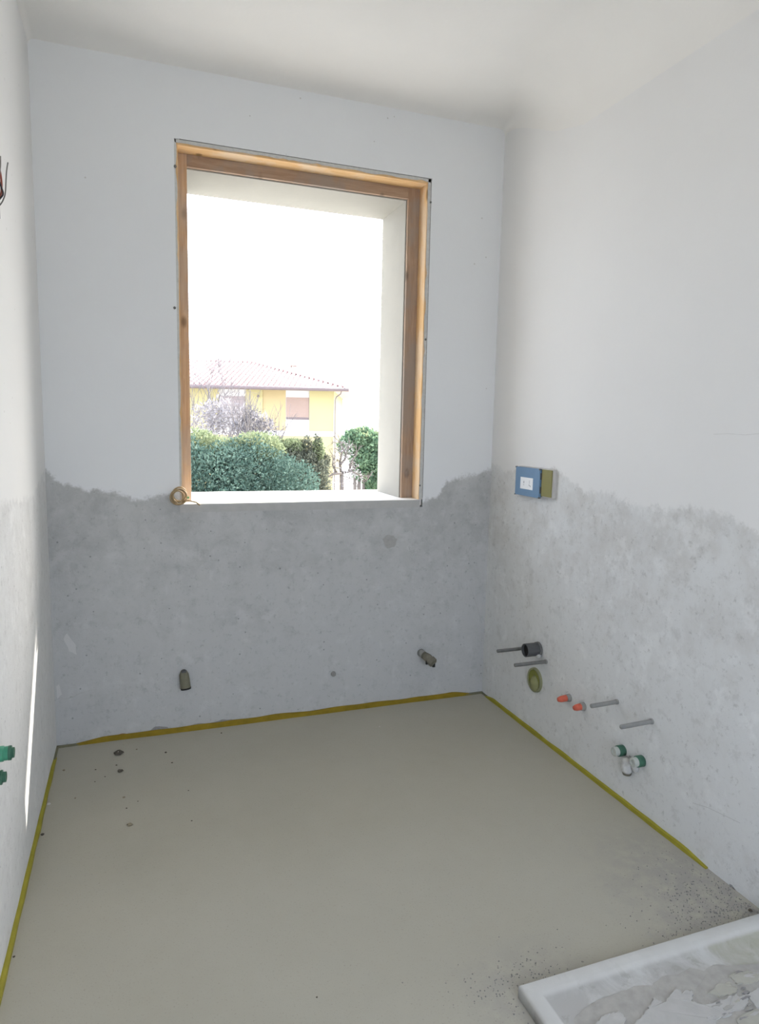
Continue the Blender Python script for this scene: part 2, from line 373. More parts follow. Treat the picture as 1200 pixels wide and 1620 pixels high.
ragged_strip((CUT[0] + .002, CUT[3] - .0015), (CUT[1], CUT[3] - .0015), (0, -1), 0.008, 0.017, 0.0015, 9).build('mortar_fillet', M['mortar'], win)
# saw-cut line left dark round the opening
for a, b in (((CUT[0] + .02, CUT[3] - .0006), (CUT[1] + .003, CUT[3] + .0008)), ((CUT[1] - .0004, 1.0), (CUT[1] + .0008, CUT[3]))):
    MB().box((a[0], -0.0006, a[1]), (b[0], 0.01, b[1])).build('saw_cut', M['cut'], win)
def blob(center, size, seed, squash=(1, 1, 1), sub=2, rough=0.35):
    bm = bmesh.new(); bmesh.ops.create_icosphere(bm, subdivisions=sub, radius=1.0)
    for v in bm.verts:
        n = v.co.normalized(); k = 1 + rough * mnoise.noise(n * 1.7 + Vector((seed * 3.1, seed, 0))) + rough * .5 * mnoise.noise(n * 4 + Vector((seed, 0, seed)))
        v.co = Vector((n.x * squash[0], n.y * squash[1], n.z * squash[2])) * size * k + Vector(center)
    me = bpy.data.meshes.new('blob'); bm.to_mesh(me); bm.free(); return me
for u, v, s in ((681, 320, .008), (673, 537, .008), (277, 263, .009), (276, 487, .009), (664, 768, .007)):
    p = px(u, v, 1, -0.002); link('fixing_screw', blob(p, s * .7, u, (1, .6, 1), 1, .4), M['gap'], win)

# plaster damage on the window wall (each its own thin piece set on the wall)
def poly_patch(name, pts, mat, parent, axis, val, out, thick):
    """thin irregular plate: pts = pixels, on plane axis=val, standing out by `thick` along sign `out`"""
    ps = [px(u, v, axis, val) for u, v in pts]; n = len(ps); d = Vector((0, 0, 0)); d[axis] = out * thick; e = Vector((0, 0, 0)); e[axis] = -out * .004
    vs = [p + d for p in ps] + [p + e for p in ps]
    fs = [tuple(range(n)), tuple(reversed(range(n, 2 * n)))] + [(i, i + n, (i + 1) % n + n, (i + 1) % n) for i in range(n)]
    return MB().add(vs, fs).build(name, mat, parent)
def jag(pts, amp, seed, div=4):
    r = random.Random(seed); o = []
    for i, (a, b) in enumerate(pts):
        c, d = pts[(i + 1) % len(pts)]
        for k in range(div): o.append((a + (c - a) * k / div + r.uniform(-amp, amp), b + (d - b) * k / div + r.uniform(-amp, amp)))
    return o
poly_patch('mortar_patch', jag([(605, 853), (612, 846), (622, 848), (628, 853), (624, 865), (612, 868)], .6, 1, 3), M['mortar_dark2'] if 'mortar_dark2' in M else plain('patch_filler', (0.36, 0.355, 0.345), .95, .15, 60, .3), wb, 1, 0.0, -1, 0.0015)
poly_patch('plaster_chip', jag([(184, 1165), (192, 1160), (202, 1161), (202, 1166), (186, 1169)], .7, 2, 2), M['brick'], wb, 1, 0.0, -1, 0.001)
poly_patch('plaster_chip', jag([(237, 1156), (246, 1149), (264, 1150), (268, 1153), (250, 1158)], .8, 3, 3), M['mortar_dark'], wb, 1, 0.0, -1, 0.001)
poly_patch('plaster_chip', jag([(296, 1150), (312, 1144), (326, 1145), (318, 1149)], .7, 4, 3), M['mortar_dark'], wb, 1, 0.0, -1, 0.001)
poly_patch('plaster_chip', jag([(333, 1143), (352, 1138), (371, 1139), (366, 1143), (345, 1146)], .8, 5, 3), M['mortar_dark'], wb, 1, 0.0, -1, 0.001)
M['joint'] = plain('dirty_joint', (0.17, 0.165, 0.11), .95, .3, 40)
M['filler_pale'] = plain('pale_filler', (0.56, 0.56, 0.56), .9, .05, 30)
poly_patch('filler_smear', jag([(100, 1010), (106, 1002), (119, 1020), (121, 1036), (110, 1030)], .8, 6, 3), M['filler_pale'], wb, 1, 0.0, -1, 0.001)
poly_patch('filler_smear', jag([(89, 1086), (94, 1082), (98, 1098), (90, 1106)], .6, 7, 3), M['filler_pale'], wb, 1, 0.0, -1, 0.001)
def crack(pts, axis, val, out, parent, w=0.0016, mat='hair'):
    ps = [px(u, v, axis, val) for u, v in pts]; o = Vector((0, 0, 0)); o[axis] = out * .0002
    MB().tube([p + o for p in ps], w / 2, 4).build('crack', M[mat], parent)
crack([(92, 1105), (103, 1106), (115, 1103), (124, 1098), (134, 1094), (147, 1091)], 1, 0, -1, wb)
crack([(84, 833), (92, 836), (102, 836), (110, 833)], 1, 0, -1, wb)
crack([(742, 925), (748, 940), (755, 962), (762, 985)], 1, 0, -1, wb, .0012)
wr = bpy.data.objects['wall_right']
crack([(1128, 687), (1150, 686), (1178, 688), (1200, 686)], 0, W, -1, wr, .0006)
crack([(825, 791), (834, 792), (843, 789)], 0, W, -1, wr, .0012)
crack([(1095, 1270), (1120, 1278), (1145, 1290), (1170, 1302)], 0, W, -1, wr, .001)
crack([(1158, 1403), (1168, 1416), (1178, 1428), (1187, 1435), (1197, 1440)], 0, W, -1, wr, .006, 'gap')

# ------------------------------------------------------------------ yellow perimeter foam strips
def foam(name, a, b, inward, mat, label, seed, t0=0.010, h0=0.017, clip=True):
    a = Vector(a); b = Vector(b); inn = Vector(inward); n = 70; vs = []; fs = []
    for i in range(n + 1):
        p = a.lerp(b, i / n); f = i / n
        e = min(1, min(f, 1 - f) * 14 + .25) if clip else 1
        th = t0 * (1 + .25 * mnoise.noise(Vector((i * .21, seed, 0)))); hh = (h0 * (1 + .30 * mnoise.noise(Vector((i * .17, 0, seed))))) * e
        vs += [p + Vector((0, 0, -.004)) - inn * .001, p + inn * th + Vector((0, 0, -.004)), p + inn * th * .95 + Vector((0, 0, hh * .86)), p + inn * th * .4 + Vector((0, 0, hh)), p - inn * .001 + Vector((0, 0, hh * .95))]
    for i in range(n):
        for k in range(5):
            q = i * 5; fs.append((q + k, q + (k + 1) % 5, q + 5 + (k + 1) % 5, q + 5 + k))
    fs += [(0, 1, 2, 3, 4), tuple(n * 5 + k for k in (4, 3, 2, 1, 0))]
    return tag(MB().add(vs, fs).build(name, mat), label, 'edge strip', 'perimeter foam strips round the floor')
foam('perimeter_foam_strip', (0.07, 0, 0), (1.89, 0, 0), (0, -1, 0), M['foam'], 'golden yellow foam edge strip along the foot of the window wall', 1, .012, .022)
foam('perimeter_foam_strip', (0, -0.10, 0), (0, -1.73, 0), (1, 0, 0), M['foam_side'], 'yellow foam edge strip at the foot of the wall with green pipes only', 2, .011, .015)
foam('perimeter_foam_strip', (W, -0.05, 0), (W, -1.445, 0), (-1, 0, 0), M['foam_side'], 'yellow foam edge strip below the threaded rods, ending near the shower tray', 3, .011, .016)

fl = bpy.data.objects['floor']
for a, b in (((0, -.012, -.004), (.10, .002, .006)), ((1.86, -.012, -.004), (W, .002, .007)), ((0, -.13, -.004), (.008, 0, .006)), ((W - .008, -.07, -.004), (W, 0, .006))):
    MB().box(a, b).build('joint_filler', M['joint'], fl)

# ------------------------------------------------------------------ electrical box on the right wall
bx = empty('electrical_wall_box', (W, -0.41, 1.045)); tag(bx, 'wall electrical box with blue lid, white sticker and olive side panel', 'electrical box')
YB0, YB1, YB2 = -0.272, -0.462, -0.545; ZB0, ZB1 = 1.043, 1.166
MB().box((W - .016, YB2, ZB0 + .004), (W + .004, YB0 - .006, ZB1 + .002)).build('back_box', M['box_grey'], bx, bevel=.0015)
lid = MB().box((W - .028, YB1, ZB0 - .002), (W - .015, YB0, ZB1 - .001)).build('lid', M['blue'], bx, bevel=.0015)
MB().box((W - .0205, YB2 + .006, ZB0 + .009), (W - .0155, YB1 - .006, ZB1 - .002)).build('olive_panel', M['olive'], bx, bevel=.001)
MB().box((W - .0172, YB1 - .007, ZB0 + .006), (W - .0152, YB1 + .002, ZB1 - .004)).build('gap_strip', M['black'], bx)
for zz in (ZB0 + .035, ZB1 - .03):
    MB().box((W - .024, YB1 - .005, zz - .016), (W - .017, YB1 + .001, zz + .012)).build('hinge', M['grey_plastic'], bx)
for yy, zz in ((YB0 + .001, ZB1 - .002), (YB0 + .001, ZB0 - .001), (YB1 + .003, ZB0), (YB1 + .004, ZB1 - .003)):
    MB().tube([(W - .030, yy - .003, zz), (W - .02, yy - .003, zz)], .003, 8).build('screw', M['gap'], bx)
stk = MB().box((W - .0288, -0.414, 1.071), (W - .0278, -0.316, 1.122)).build('sticker', M['white'], lid)
for cy_, cz, w_, h_ in ((-.344, 1.101, .004, .010), (-.344, 1.089, .003, .004), (-.388, 1.104, .0015, .014), (-.392, 1.088, .014, .0015), (-.386, 1.091, .002, .007), (-.396, 1.085, .002, .005)):
    MB().box((W - .0291, cy_ - w_ / 2, cz - h_ / 2), (W - .0287, cy_ + w_ / 2, cz + h_ / 2)).build('printed_mark', M['ink'], lid)

# ------------------------------------------------------------------ plumbing and rods on the right wall
def rod(y, z, length, mat, label, tilt=0.0, r=.0082):
    e = empty('threaded_rod', (W, y, z)); tag(e, label, 'threaded rod', 'threaded rods for wall-hung fittings')
    d = Vector((-1, 0, tilt)).normalized(); b = Vector((W, y, z)); n = int(length / .004); pts = []; rs = []
    pts.append(b - d * .01); rs.append(r * .95)
    for i in range(n):
        pts += [b + d * (i + .25) * length / n, b + d * (i + .75) * length / n]; rs += [r, r * .86]
    MB().tube(pts, rs, 10).build('shank', mat, e, True)
    MB().tube([b - d * .004, b + d * .007], r * 1.2, 8).build('anchor_sleeve', M['steel_dull'], e)
rod(-.368, .352, .140, M['steel'], 'bare steel threaded rod beside the open dark drain socket')
rod(-.543, .350, .157, M['steel'], 'dark steel threaded rod above the olive plug')
rod(-.994, .354, .116, M['steel_dull'], 'cement-grey threaded rod next to the two red plugs', -.02)
rod(-1.170, .356, .131, M['steel_dull'], 'cement-grey threaded rod above the two green pipe stubs', -.02)

e = empty('drain_socket', (W, -.482, .386)); tag(e, 'short dark grey drain pipe socket with open mouth above the rods', 'pipe socket')
def ring_pipe(axis_pts, ro, ri, n=24):
    """hollow pipe along axis_pts[0] (wall) -> axis_pts[1] (mouth)"""
    a, b = Vector(axis_pts[0]), Vector(axis_pts[1]); d = (b - a).normalized()
    return MB().tube([a, a + (b - a) * .3, b - d * .002, b, b, b - d * .002, a + d * .012], [ro, ro, ro, ro * .985, ri, ri, ri], n, True)
ring_pipe(((W + .004, -.482, .386), (W - .070, -.482, .386)), .029, .0255).build('pipe', M['grey_plastic'], e, False)
MB().tube([(W - .002, -.482, .386), (W - .012, -.482, .386)], [.032, .031], 24).build('collar', plain('dusty_grey_plastic', (.15, .15, .145), .7, .4, 60), e)
MB().tube([(W - .040, -.482, .386), (W - .058, -.482, .386)], .0253, 20).build('bore_shade', M['black'], e)  # solid black disc standing in for the shade inside the pipe
link('plaster_dab', blob((W - .014, -.502, .362), .015, 4, (.8, 1, .7), 2, .4), M['plaster_wrap'], e, True)
e = empty('plugged_drain', (W, -.470, .242)); tag(e, 'round wall drain filled with olive green foam below the dark socket', 'drain')
n = 28; circ = [(math.cos(2 * math.pi * i / n), math.sin(2 * math.pi * i / n)) for i in range(n)]
MB().tube([(W + .003, -.470, .242), (W - .007, -.470, .242)], [.047, .045], n).build('plug', M['olive_cap'], e)
mbx = MB(); vs = []; fs = []
for r_, xx in ((.045, -.004), (.045, -.011), (.051, -.011), (.053, .003)):
    vs += [(W + xx, -.470 + r_ * a, .242 + r_ * 1.04 * b) for a, b in circ]
for k in range(3): fs += [(k * n + i, k * n + (i + 1) % n, (k + 1) * n + (i + 1) % n, (k + 1) * n + i) for i in range(n)]
mbx.add(vs, fs).build('rim', plain('olive_grey_rim', (.25, .255, .15), .8, .2, 50), e, True)
link('foam_bulge', blob((W - .008, -.474, .225), .036, 8, (.25, .9, 1.0), 2, .25), plain('pale_olive_foam', (.28, .285, .14), .85, .2, 50, .3), e, True)

def red_plug(y, z, L, label):
    e = empty('red_pipe_plug', (W, y, z)); tag(e, label, 'pipe plug', 'red plugs on the water outlets')
    MB().tube([(W + .003, y, z), (W - .016, y, z), (W - .018, y, z)], [.016, .0145, .012], 16).build('socket', M['steel_dull'], e)
    MB().tube([(W - .014, y, z), (W - .020, y, z), (W - L * .75, y, z - .001), (W - L, y, z - .002)], [.0125, .0135, .0125, .0085], 14).build('cap', M['red'], e, True)
red_plug(-.715, .258, .055, 'red tapered pipe plug on the wall nearer the olive drain')
red_plug(-.808, .260, .047, 'orange red pipe plug on the wall nearer the grey threaded rod')

def green_stub(y, z, L, label, x0=W, sgn=-1, r=.0175, mat=None, name='green_pipe_stub', grp='green pipe stubs on the plumbing wall'):
    e = empty(name, (x0, y, z)); tag(e, label, 'pipe stub', grp)
    X = lambda t_: x0 + sgn * t_
    MB().tube([(X(-.004), y, z), (X(L * .55), y, z), (X(L * .6), y, z)], [r * 1.12, r * 1.12, r], 20).build('fitting', mat or M['green'], e, True)
    if mat is None: MB().tube([(X(L * .5), y, z), (X(L * .94), y, z), (X(L), y, z), (X(L), y, z), (X(L * .9), y, z)], [r * .95, r * .95, r * .86, r * .5, r * .42], 20).build('pipe_end', M['pale'], e)
    else: ring_pipe(((X(L * .5), y, z), (X(L), y, z)), r, r * .72).build('pipe_end', mat, e)
    if mat is not None: ring_pipe(((X(L * .9), y, z), (X(L + .003), y, z)), r * 1.04, r * .74).build('rim', M['green'], e)
green_stub(-1.040, .190, .042, 'short green pipe stub with pale end, touching the plaster-caked drain')
green_stub(-1.137, .198, .042, 'green pipe stub with dark collar, farther from the red plugs')
e = empty('plastered_drain', (W, -1.075, .135)); tag(e, 'drain stub caked in white plaster hanging under the green pipe stubs', 'drain')
a, b = px(991, 1199, 0, W - .012), px(991, 1224, 0, W - .016)
MB().tube([a, a.lerp(b, .2), a.lerp(b, .5), a.lerp(b, .8), b], [.014, .019, .021, .019, .012], 14).build('body', M['plaster_wrap'], e, True)
MB().tube([b + Vector((0, 0, .004)), b - Vector((0, 0, .003))], [.016, .014], 14).build('lip', M['brass'], e)
link('plaster_dab', blob(a + Vector((.004, -.012, -.012)), .016, 12, (.6, .8, 1.3), 2, .5), M['mortar_dark'], e, True)
link('plaster_dab', blob(px(1003, 1213, 0, W - .006), .018, 15, (.5, .8, 1.3), 2, .5), M['plaster_wrap'], e, True)

# ------------------------------------------------------------------ pipes on the window wall
e = empty('capped_pipe_elbow', (.507, 0, .21)); tag(e, 'olive grey pipe stub bent downward on the wall below the wire coil', 'pipe stub')
a = px(291, 1067, 1, -.016); b = px(294, 1090, 1, -.026)
MB().tube([a + Vector((0, .03, .004)), a + Vector((0, .012, .004)), a, a.lerp(b, .3), a.lerp(b, .85), b], [.012, .015, .0195, .0205, .0210, .0205], 18).build('pipe', M['olive_pipe'], e, True)
MB().tube([b + (b - a).normalized() * -.006, b + (b - a).normalized() * .001], [.0225, .0215], 18).build('end_ring', M['black'], e)
MB().tube([a + Vector((0, .004, .010)), a + Vector((0, -.012, .009))], [.012, .010], 12).build('neck', M['grey_plastic'], e)
e = empty('valve_stub', (1.62, 0, .22)); tag(e, 'small grey and brass valve stub on the window wall near the corner', 'valve')
a = Vector((1.612, .004, .243))
MB().tube([a, a + Vector((0, -.035, 0)), a + Vector((0, -.040, 0))], [.019, .018, .012], 16).build('socket', M['steel_dull'], e, True)
b = a + Vector((0, -.038, 0)); MB().tube([b, b + Vector((.012, -.028, -.008)), b + Vector((.022, -.045, -.018))], [.017, .021, .019], 12).build('body', M['brass'], e, True)
c_ = b + Vector((.022, -.045, -.018)); MB().tube([c_ + Vector((-.004, .006, .004)), c_ + Vector((.006, -.012, -.006))], [.0235, .0225], 6).build('nut', M['brass'], e)
MB().box(tuple(c_ + Vector((-.026, .004, -.016))), tuple(c_ + Vector((-.016, .012, .010)))).build('lever', M['black'], e)
MB().box(tuple(c_ + Vector((.006, -.004, -.030))), tuple(c_ + Vector((.018, .006, -.012)))).build('lever', M['black'], e)
e = empty('wall_plug', (1.172, 0, .188)); tag(e, 'tiny grey wall plug standing between the two pipe stubs of the window wall', 'wall plug')
p = px(527, 1066, 1, 0); ring_pipe((p + Vector((0, .003, 0)), p + Vector((0, -.006, 0))), .0125, .0085, 14).build('collar', M['steel_dull'], e)
link('filler', blob(p + Vector((.003, -.002, -.002)), .009, 3, (1, .6, 1), 1, .3), M['mortar'], e)

# ------------------------------------------------------------------ coil of cable at the sill corner
e = empty('cable_coil', px(283, 796, 1, -.01)); tag(e, 'small coil of tan cable hung at the sill corner of the pine frame', 'cable')
cc = px(282.5, 785, 1, -.016)
pts = []
for i in range(120):
    a = i / 24 * 2 * math.pi; k = i / 24
    R_ = .0265 + .0055 * math.sin(k * 2.4 + 1) + .0012 * math.sin(a * 1.7)
    pts.append(cc + Vector((.003 * math.sin(k * 4.1) + R_ * math.cos(a), -.0065 * k + .012 + .002 * math.sin(2.3 * a), .003 * math.cos(k * 3.3) + R_ * 1.05 * math.sin(a))))
MB().tube(pts, .0027, 8).build('loops', M['cable_tan'], e, True)
tail = [px(u, v, 1, -.018) for u, v in ((289, 793), (296, 791.5), (303, 793), (310, 794.5), (316, 799))]
MB().tube(tail, .0033, 8).build('tail', M['cable_tan'], e, True)
p = px(297, 788, 1, -.005); MB().tube([p + Vector((-.006, .01, 0)), p + Vector((.006, .01, .002))], [.006, .004], 8).build('green_sleeve', plain('green_sleeve', (.10, .32, .14), .5), e)

# ------------------------------------------------------------------ left wall: wires and green stubs
YW = -.78
e = empty('wire_bundle', (0, YW, 1.90)); tag(e, 'loose red, black and grey wire ends poking out of the wall high up', 'wires')
def wire(pts, r, mat, nm):
    ps = [px(u, v, 1, yy) for u, v, yy in pts]
    q = [];
    for i in range(len(ps) - 1):
        p0, p1, p2, p3 = ps[max(i - 1, 0)], ps[i], ps[i + 1], ps[min(i + 2, len(ps) - 1)]
        for k in range(6):
            t_ = k / 6; q.append(.5 * ((2 * p1) + (p2 - p0) * t_ + (2 * p0 - 5 * p1 + 4 * p2 - p3) * t_ * t_ + (3 * p1 - p0 - 3 * p2 + p3) * t_ ** 3))
    q.append(ps[-1]); MB().tube(q, r, 8).build(nm, mat, e, True)
wire([(-24, 318, YW), (-8, 330, YW), (1, 323, YW), (6, 314, YW), (8.5, 304, YW), (9.5, 285, YW), (10.5, 270, YW), (12.5, 257, YW)], .0017, M['wire_grey'], 'grey_wire')
wire([(-24, 316, YW), (-6, 318, YW - .01), (2, 312, YW - .01), (5, 306, YW - .01), (2, 296, YW - .01), (-4, 280, YW - .01)], .0022, M['wire_black'], 'black_wire')
wire([(-24, 316, YW), (-8, 314, YW + .01), (1, 308, YW + .01), (2.5, 295, YW + .01), (1.5, 280, YW + .01), (-2, 262, YW + .01)], .0026, M['wire_red'], 'red_wire')
wire([(-24, 317, YW), (-10, 304, YW), (-3, 285, YW), (.3, 265, YW), (.5, 247, YW)], .0019, M['wire_grey'], 'grey_wire')
wb_c = px(-24, 317, 1, YW); MB().box((-.004, YW - .05, wb_c.z - .04), (.004, YW + .012, wb_c.z + .04)).build('box_rim', M['grey_plastic'], e, bevel=.001)
green_stub(-1.165, .535, .031, 'longer green pipe stub on the wall lit by the sun strip', 0.0, 1, .0165, M['green_left'], 'green_water_stub', 'green water stubs on the left wall')
green_stub(-1.175, .481, .011, 'shorter green pipe stub under another on the sunlit-strip wall', 0.0, 1, .0165, M['green_left'], 'green_water_stub', 'green water stubs on the left wall')

# ------------------------------------------------------------------ shower tray
TX0, TX1, TY0, TY1, TH = 1.147, W + .001, -1.671, -2.671, .034
tray = empty('shower_tray', (1.55, -2.17, 0)); tag(tray, 'low white shower tray smeared with plaster, set in the corner on the screed', 'shower tray')
t = NT('dirty_tray_white'); P = t.pos(); a = t.noise(P, 7, 6, .65, .6); b = t.noise(P, 26, 6, .7, .4)
col = t.mix(t.smooth(a, .42, .62), (.52, .525, .51), (.41, .405, .39)); col = t.mix(t.math('MULTIPLY', t.smooth(b, .56, .66), .6), col, (.33, .32, .295))
x, y, z = t.xyz(P); ol = t.math('MULTIPLY', t.smooth(t.math('ADD', x, t.math('MULTIPLY', t.math('SUBTRACT', a, .5), .8)), 1.6, 1.85), .7)
rimm = t.smooth(z, .024, .031); ol = t.math('MULTIPLY', ol, t.math('SUBTRACT', 1.0, rimm))
col = t.mix(ol, col, (.36, .36, .27)); col = t.mix(t.math('MULTIPLY', rimm, .75), col, (.60, .605, .59))
t.bump(b, .3, .003); M['tray'] = t.out(col, .55)
prof = [(0, -.003), (0, TH - .006), (.002, TH - .002), (.006, TH), (.030, TH), (.036, TH - .002), (.048, TH - .010), (.075, TH - .014), (.16, TH - .017)]
vs = []; fs = []
for d, z_ in prof:
    vs += [(TX0 + d, TY0 - d, z_), (TX1 - d, TY0 - d, z_), (TX1 - d, TY1 + d, z_), (TX0 + d, TY1 + d, z_)]
for i in range(len(prof) - 1):
    for k in range(4): fs.append((i * 4 + k, i * 4 + (k + 1) % 4, i * 4 + 4 + (k + 1) % 4, i * 4 + 4 + k))
k = (len(prof) - 1) * 4; fs.append((k, k + 1, k + 2, k + 3)); fs.append((3, 2, 1, 0))
body = MB().add(vs, fs).build('basin', M['tray'], tray, True)
# dried plaster crust and peeling flakes lying in the tray
ZT = TH - .0165
def plate(name, pts, mat, z0, th, parent=None, seed=0, amp=1.2, div=4):
    ps = [px(u, v, 2, z0) for u, v in jag(pts, amp, seed, div)]; ps = [Vector((min(p.x, 1.885), max(p.y, -2.58), p.z)) for p in ps]; n = len(ps); r = random.Random(seed)
    vs = [p + Vector((0, 0, th * r.uniform(.8, 1.3))) for p in ps] + [p - Vector((0, 0, .003)) for p in ps]
    fs = [tuple(range(n)), tuple(reversed(range(n, 2 * n)))] + [(i, i + n, (i + 1) % n + n, (i + 1) % n) for i in range(n)]
    return MB().add(vs, fs).build(name, mat, parent)
M['crust'] = plain('dried_plaster_crust', (.385, .375, .35), .9, .25, 40, .4)
M['flake'] = plain('pale_plaster_flake', (.455, .45, .435), .9, .15, 30, .3)
M['flake_olive'] = plain('olive_stained_flake', (.40, .393, .345), .9, .15, 25, .3)
crust = plate('plaster_crust', [(905, 1630), (908, 1612), (925, 1596), (948, 1583), (975, 1573), (1003, 1562), (1030, 1560), (1047, 1546), (1075, 1543), (1090, 1533), (1112, 1537), (1128, 1527), (1150, 1530), (1210, 1525), (1290, 1560), (1290, 1700), (1050, 1720)], M['crust'], ZT, .003, tray, 11, 1.0)
crust['label'] = 'grey crust of dried plaster with a wavy edge'
FL = [([(1000, 1622), (1022, 1602), (1034, 1580), (1052, 1588), (1070, 1563), (1078, 1572), (1096, 1566), (1094, 1586), (1110, 1592), (1128, 1588), (1150, 1580), (1163, 1574), (1185, 1582), (1175, 1598), (1150, 1606), (1132, 1616), (1125, 1640), (1010, 1650)], 'flake', 'largest pale plaster flake with a jagged edge on the tray crust'),
      ([(1120, 1572), (1136, 1560), (1152, 1556), (1166, 1564), (1160, 1573), (1140, 1578)], 'flake_olive', 'stained plaster flake beside the largest pale flake in the tray'),
      ([(1150, 1546), (1172, 1538), (1196, 1540), (1210, 1548), (1184, 1558), (1164, 1556)], 'flake_olive', 'olive stained plaster flake near the wall side of the tray'),
      ([(1180, 1576), (1200, 1566), (1230, 1572), (1226, 1592), (1196, 1596)], 'flake', 'pale plaster flake between the wall and the largest flake'),
      ([(1165, 1612), (1190, 1598), (1222, 1604), (1210, 1628), (1170, 1632)], 'flake_olive', 'stained plaster flake lying farthest from the screed on the tray crust'),
      ([(940, 1622), (958, 1606), (978, 1602), (990, 1612), (982, 1630), (950, 1634)], 'flake', 'small pale plaster flake at the open corner of the tray')]
for i, (pts, mm, lab) in enumerate(FL):
    o = plate('plaster_flake', pts, M[mm], ZT + .003, .0030, crust, 20 + i, 2.2, 6)
    
r = random.Random(77)
for i in range(26):
    u = r.uniform(1075, 1200); v = r.uniform(1542, 1620) - (u - 1140) * .12; w_ = r.uniform(4, 12); h_ = w_ * r.uniform(.25, .5); n = r.randint(4, 6)
    pts = [(u + w_ * math.cos(6.283 * k / n) * r.uniform(.6, 1.1) , v + h_ * math.sin(6.283 * k / n) * r.uniform(.6, 1.1) - w_ * math.cos(6.283 * k / n) * .25) for k in range(n)]
    plate('plaster_flake', pts, M[r.choice(('flake', 'flake_olive', 'crust', 'mortar_dark'))], ZT + .0045, r.uniform(.001, .003), crust, 60 + i, 1.2, 2)

# ------------------------------------------------------------------ crumbs on the screed
CR = [(188, 1193, .030, 'crumb', 'largest dark mortar lump with a white fleck near the window wall'), (190, 1221, .018, 'crumb', 'flat dark mortar crumb second in size behind the largest lump'),
      (184, 1211, .006, 'crumb', 'tiny dark mortar grain lying between the largest lump and the flat crumb'), (262, 1191, .008, 'crumb', 'dark mortar sliver on the screed below the downward pipe stub, larger of two'), (272, 1207, .006, 'crumb', 'dark mortar sliver on the screed below the downward pipe stub, smaller of two'), (205, 1306, .016, 'crumb_tan', 'flat tan plaster crumb alone on the open screed'),
      (196, 1262, .008, 'crumb_tan', None), (200, 1279, .005, 'crumb', None), (218, 1268, .004, 'crumb', None), (303, 1299, .005, 'crumb', None), (216, 1186, .006, 'crumb_tan', None),
      (151, 1218, .005, 'crumb', None), (166, 1229, .004, 'crumb', None), (101, 1219, .008, 'crumb_tan', None), (150, 1237, .004, 'crumb', None), (298, 1251, .004, 'crumb', None), (350, 1160, .006, 'crumb', 'dark mortar grain close beside the golden strip of the window wall'),
      (67, 1321, .010, 'crumb', 'dark mortar crumb leaning on the yellow strip of the sunlit wall'), (77, 1273, .012, 'crumb_pale', 'pale plaster crumb against the yellow strip of the sunlit wall'), (119, 1263, .005, 'crumb_tan', None),
      (600, 1150, .007, 'crumb_pale', 'tiny pale plaster crumb on the screed below the middle of the window'), (501, 1578, .004, 'crumb', 'lone dark mortar grain on the open screed level with the shower tray'), (22, 1514, .005, 'crumb', 'dark mortar grain near the yellow strip, farthest from the window wall'), (1157, 1402, .015, 'mortar_dark', 'grey mortar lump at the end of the yellow strip by the tray'),
      (1186, 1441, .010, 'crumb', 'dark mortar crumb wedged between shower tray and wall')]
for i, (u, v, s, mm, lab) in enumerate(CR):
    p = px(u, v, 2, 0.0); o = link('mortar_crumb', blob(p + Vector((0, 0, s * .22)), s * .5, i + 2, (1.15, .95, .55), 2, .5), M[mm])
    tag(o, lab or ('small dark mortar grain scattered on the beige screed' if mm == 'crumb' else 'small tan plaster grain scattered on the beige screed'), 'mortar crumb', 'mortar crumbs on the screed')
    if i == 0: link('white_fleck', blob(p + Vector((-.001, -.006, s * .42)), .004, 5, (1, 1, .5), 1, .3), M['crumb_pale'], o)
# loose grit by the tray: too fine to count
r = random.Random(5); mb = MB()
for i in range(900):
    if i < 560: x_ = W - abs(r.gauss(0, .16)) - .01; y_ = -1.66 + abs(r.gauss(0, .13))
    elif i < 740: x_ = 1.147 + r.gauss(.03, .09); y_ = -1.66 + abs(r.gauss(0, .05))
    else: x_ = 1.14 - abs(r.gauss(0, .025)); y_ = -1.66 - r.uniform(0, .6)
    if x_ > TX0 - .003 and y_ < TY0 + .004: continue
    if not (.05 < x_ < W - .01): continue
    s = r.uniform(.0008, .0026); c_ = Vector((x_, y_, s * .5))
    mb.add([c_ + Vector(v) * s for v in ((1, 0, 0), (-.5, .87, 0), (-.5, -.87, 0), (0, 0, .9), (0, 0, -.9))], [(0, 1, 3), (1, 2, 3), (2, 0, 3), (1, 0, 4), (2, 1, 4), (0, 2, 4)])
g = mb.build('loose_grit', M['mortar_dark']); tag(g, 'loose grey grit scattered on the screed round the shower tray', 'grit', None, 'stuff')

# ================================================================== OUTSIDE
ZG = -3.0
M['ground'] = simple_plaster('pale_gravel_ground', (0.52, 0.50, 0.45), .2, .6, .3)
struct('ground', MB().box((-120, 0.6, ZG - .2), (120, 160, ZG)), M['ground'])
struct('ground_rear', MB().box((-120, -120, ZG - .2), (120, 0.6, ZG)), M['ground'])

